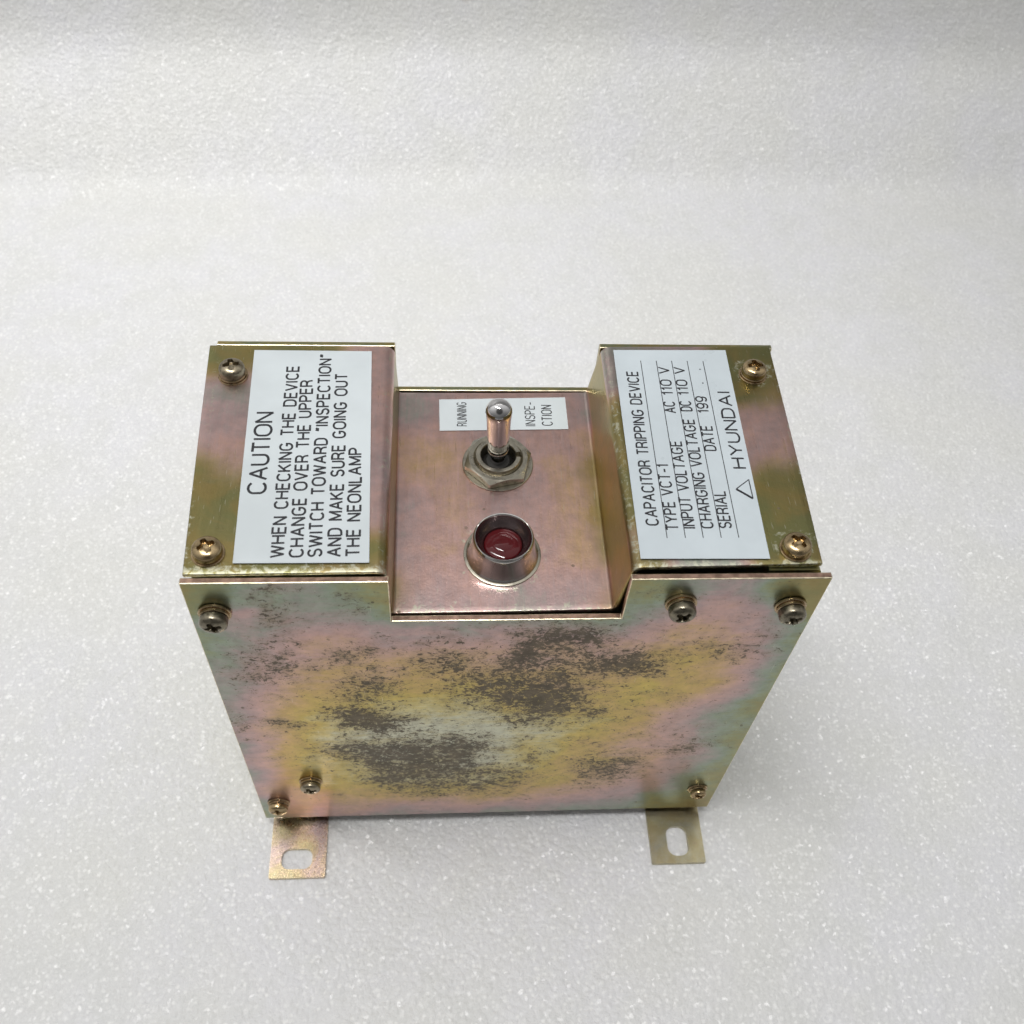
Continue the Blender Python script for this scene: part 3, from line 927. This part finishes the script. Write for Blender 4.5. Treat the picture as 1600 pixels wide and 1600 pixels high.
# ---------------------------------------------------------------- single stroke lettering
def arc(cx, cy, rx, ry, a0, a1, k=10):
    return [(cx + rx * math.cos(math.radians(a0 + (a1 - a0) * i / k)), cy + ry * math.sin(math.radians(a0 + (a1 - a0) * i / k))) for i in range(k + 1)]


G = {
    'A': (.66, [[(0, 0), (.33, 1), (.66, 0)], [(.115, .35), (.545, .35)]]),
    'C': (.62, [arc(.32, .68, .30, .32, 28, 180, 9) + arc(.32, .32, .30, .32, 180, 332, 9)]),
    'D': (.60, [[(0, 0), (0, 1), (.26, 1)] + arc(.26, .66, .32, .34, 90, 0, 7)[1:] + arc(.26, .34, .32, .34, 0, -90, 7) + [(0, 0)]]),
    'E': (.50, [[(.50, 1), (0, 1), (0, 0), (.50, 0)], [(0, .53), (.46, .53)]]),
    'G': (.66, [arc(.32, .68, .30, .32, 28, 180, 9) + arc(.32, .32, .30, .32, 180, 345, 9) + [(.62, .46), (.36, .46)]]),
    'H': (.58, [[(0, 0), (0, 1)], [(.58, 0), (.58, 1)], [(0, .53), (.58, .53)]]),
    'I': (.04, [[(.02, 0), (.02, 1)]]),
    'K': (.58, [[(0, 0), (0, 1)], [(.55, 1), (0, .36)], [(.20, .58), (.58, 0)]]),
    'L': (.46, [[(0, 1), (0, 0), (.46, 0)]]),
    'M': (.70, [[(0, 0), (0, 1), (.35, .12), (.70, 1), (.70, 0)]]),
    'N': (.58, [[(0, 0), (0, 1), (.58, 0), (.58, 1)]]),
    'O': (.66, [arc(.33, .66, .33, .34, 0, 180, 12) + arc(.33, .34, .33, .34, 180, 360, 12) + [(.66, .66)]]),
    'P': (.54, [[(0, 0), (0, 1), (.28, 1)] + arc(.28, .735, .26, .265, 90, -90, 10)[1:] + [(0, .47)]]),
    'R': (.56, [[(0, 0), (0, 1), (.28, 1)] + arc(.28, .745, .26, .255, 90, -90, 10)[1:] + [(0, .49)], [(.26, .49), (.44, .42), (.52, .28), (.56, 0)]]),
    'S': (.56, [arc(.28, .745, .25, .255, 20, 180, 9) + arc(.28, .745, .25, .235, 190, 262, 4) + arc(.28, .26, .27, .255, 82, 0, 5) + arc(.28, .26, .27, .26, -8, -165, 9)]),
    'T': (.56, [[(0, 1), (.56, 1)], [(.28, 1), (.28, 0)]]),
    'U': (.58, [[(0, 1), (0, .30)] + arc(.29, .30, .29, .30, 180, 360, 12) + [(.58, 1)]]),
    'V': (.62, [[(0, 1), (.31, 0), (.62, 1)]]),
    'W': (.88, [[(0, 1), (.21, 0), (.44, .95), (.67, 0), (.88, 1)]]),
    'Y': (.60, [[(0, 1), (.30, .46), (.60, 1)], [(.30, .46), (.30, 0)]]),
    '0': (.54, [arc(.27, .70, .27, .30, 0, 180, 10) + arc(.27, .30, .27, .30, 180, 360, 10) + [(.54, .70)]]),
    '1': (.26, [[(0, .78), (.12, .84), (.20, 1), (.20, 0)]]),
    '9': (.54, [arc(.27, .68, .27, .32, -5, 355, 16), arc(.27, .68, .27, .32, 0, -40, 3) + [(.50, .30)] + arc(.25, .22, .24, .22, 0, -160, 7)]),
    '-': (.36, [[(0, .40), (.36, .40)]]),
    '.': (.05, [[(.0, .0), (.05, .0)]]),
    '\u201c': (.24, [[(.02, .72), (.02, .84), (.08, 1)], [(.18, .72), (.18, .84), (.24, 1)]]),
    '\u201d': (.24, [[(0, .74), (.06, .86), (.06, 1)], [(.16, .74), (.22, .86), (.22, 1)]]),
}
TRACK, SPACE = .19, .42


class Ink:
    """Collects flat strokes (slightly crowned ribbons) on one plane into one mesh."""
    def __init__(self, z):
        self.z, self.V, self.F, self.k = z, [], [], 0

    def stroke(self, pts, w):
        pts = [Vector(p) for p in pts]
        pts = [p for i, p in enumerate(pts) if i == 0 or (p - pts[i - 1]).length > 1e-4]
        if len(pts) < 2:
            return
        for i in range(1, len(pts) - 1):          # sharp corners: two overlapping strokes
            d1, d2 = (pts[i] - pts[i - 1]).normalized(), (pts[i + 1] - pts[i]).normalized()
            if d1.dot(d2) < .35:
                e_ = .42 if d1.dot(d2) > -.3 else .15
                self.stroke(pts[:i] + [pts[i] + d1 * w * e_], w)
                self.stroke([pts[i] - d2 * w * e_] + pts[i + 1:], w)
                return
        self.k += 1
        z = self.z + .0016 * (self.k % 7)
        closed = (pts[0] - pts[-1]).length < 1e-3
        base = len(self.V)
        n = len(pts)
        for i, p in enumerate(pts):
            a = pts[i - 1] if i > 0 else (pts[-2] if closed else None)
            b = pts[i + 1] if i < n - 1 else (pts[1] if closed else None)
            d1 = (p - a).normalized() if a is not None else None
            d2 = (b - p).normalized() if b is not None else None
            if d1 is None: d1 = d2
            if d2 is None: d2 = d1
            t = (d1 + d2)
            t = t.normalized() if t.length > 1e-3 else d1
            nrm = Vector((-t.y, t.x))
            mit = min(1.9, 1 / max(.4, abs(nrm.dot(Vector((-d1.y, d1.x))))))
            for s, h in ((-1, 0), (0, .012), (1, 0)):
                q = p + nrm * (s * w / 2 * mit)
                self.V.append((q.x, q.y, z + h))
        for i in range(n - 1):
            o = base + i * 3
            for s in (0, 1):
                self.F.append((o + s, o + s + 1, o + 3 + s + 1, o + 3 + s))

    def text(self, s, a, b, cap, w, track=TRACK, space=SPACE):
        a, b = Vector(a), Vector(b)
        d = (b - a)
        L = d.length
        d.normalize()
        up = Vector((-d.y, d.x))
        x, glyphs = 0.0, []
        for ch in s:
            if ch == ' ':
                x += space
                continue
            wd, st = G[ch]
            glyphs.append((x, st))
            x += wd + track
        tot = x - track
        k = L / tot
        for gx, st in glyphs:
            for pl_ in st:
                self.stroke([a + d * ((gx + px) * k) + up * (py * cap) for px, py in pl_], w)

    def build(self, name, parent):
        return link(name, raw_mesh(name, self.V, self.F), M_INK, parent)


def sticker(name, quad, z, mat, label):
    """Thin adhesive sheet, corners given anticlockwise."""
    t = .10
    bm = bmesh.new()
    lo = [bm.verts.new((x * S, y * S, z * S)) for x, y in quad]
    hi = [bm.verts.new((x * S, y * S, (z + t) * S)) for x, y in quad]
    bm.faces.new(hi)
    bm.faces.new(lo[::-1])
    for i in range(4):
        bm.faces.new([lo[i], lo[(i + 1) % 4], hi[(i + 1) % 4], hi[i]])
    o = link(name, bm_mesh(bm, name), mat, box)
    o["label"] = label
    return o


st = sticker("caution_sticker", [(11.24, 4.4), (40.81, 4.28), (38.99, 70.75), (9.0, 70.9)], ZC + .30, M_STICKER, "pale caution sticker with six lines of black lettering")
ik = Ink(ZC + .408)
ik.text("CAUTION", (16.3, 23.8), (15.8, 49.0), 3.95, .62)
for s, a, b in (("WHEN CHECKING THE DEVICE", (22.0, 6.0), (20.75, 65.0)),
                ("CHANGE OVER THE UPPER", (26.2, 6.0), (24.6, 60.0)),
                ("SWITCH TOWARD \u201cINSPECTION\u201d", (30.25, 6.1), (28.7, 69.3)),
                ("AND MAKE SURE GOING OUT", (34.45, 6.1), (33.15, 62.4)),
                ("THE NEONLAMP", (38.6, 6.1), (37.75, 37.5))):
    ik.text(s, a, b, 2.85, .52, .24, .52)
ik.build("lettering", st)

st = sticker("data_plate", [(101.4, 4.76), (131.05, 4.5), (132.67, 72.1), (102.41, 71.85)], ZC + .30, M_STICKERG, "silver grey data plate with ruled lines and black lettering")
ik = Ink(ZC + .408)
ik.text("CAPACITOR TRIPPING DEVICE", (106.7, 14.1), (107.85, 63.8), 2.75, .45, .22, .5)
for s, x0, x1, y0, y1 in (("TYPE VCT-1", 111.2, 111.5, 12.7, 32.3),
                          ("INPUT VOLTAGE", 115.15, 115.75, 13.2, 39.7), ("AC", 115.95, 116.0, 49.4, 53.1), ("110 V", 116.1, 116.3, 55.6, 65.4),
                          ("CHARGING VOLTAGE", 119.4, 120.1, 13.2, 47.0), ("DC", 120.15, 120.2, 50.0, 53.3), ("110 V", 120.25, 120.4, 55.6, 65.4),
                          ("SERIAL", 123.7, 123.95, 13.2, 24.0), ("DATE", 124.1, 124.3, 36.8, 44.8), ("199", 124.4, 124.5, 49.4, 54.9)):
    ik.text(s, (x0, y0), (x1, y1), 2.7, .43, .22, .5)
ik.stroke([(124.55, 59.6), (124.55, 60.0)], .36)
ik.stroke([(124.6, 64.6), (124.6, 65.0)], .36)
ik.text("HYUNDAI", (130.5, 31.2), (130.95, 56.6), 3.1, .50, .2)
ik.build("lettering", st)
ik = Ink(ZC + .406)
for x0, x1 in ((108.2, 109.25), (112.45, 113.4), (116.6, 117.5), (120.8, 121.65), (124.9, 125.9)):
    ik.stroke([(x0, 10.4), (x1, 67.9)], .20)
ik.build("ruled_lines", st)
ik = Ink(ZC + .407)
A, B, C_ = (126.9, 24.7), (130.45, 21.8), (130.5, 27.6)
ik.stroke([A, B], .62)
ik.stroke([B, C_], .26)
ik.stroke([C_, A], .26)
ik.build("triangle_emblem", st)

st = sticker("switch_sticker", [(56.5, 58.85), (91.2, 59.5), (91.2, 71.3), (56.4, 70.3)], ZF + .10, M_STICKER, "small pale sticker behind the toggle switch")
ik = Ink(ZF + .208)
ik.text("RUNNING", (63.75, 60.6), (63.75, 69.2), 2.5, .27, .27)
ik.text("INSPE-", (82.3, 60.6), (82.45, 69.3), 2.6, .30, .24)
ik.text("CTION", (86.95, 60.8), (87.05, 68.2), 2.7, .32, .24)
ik.build("lettering", st)
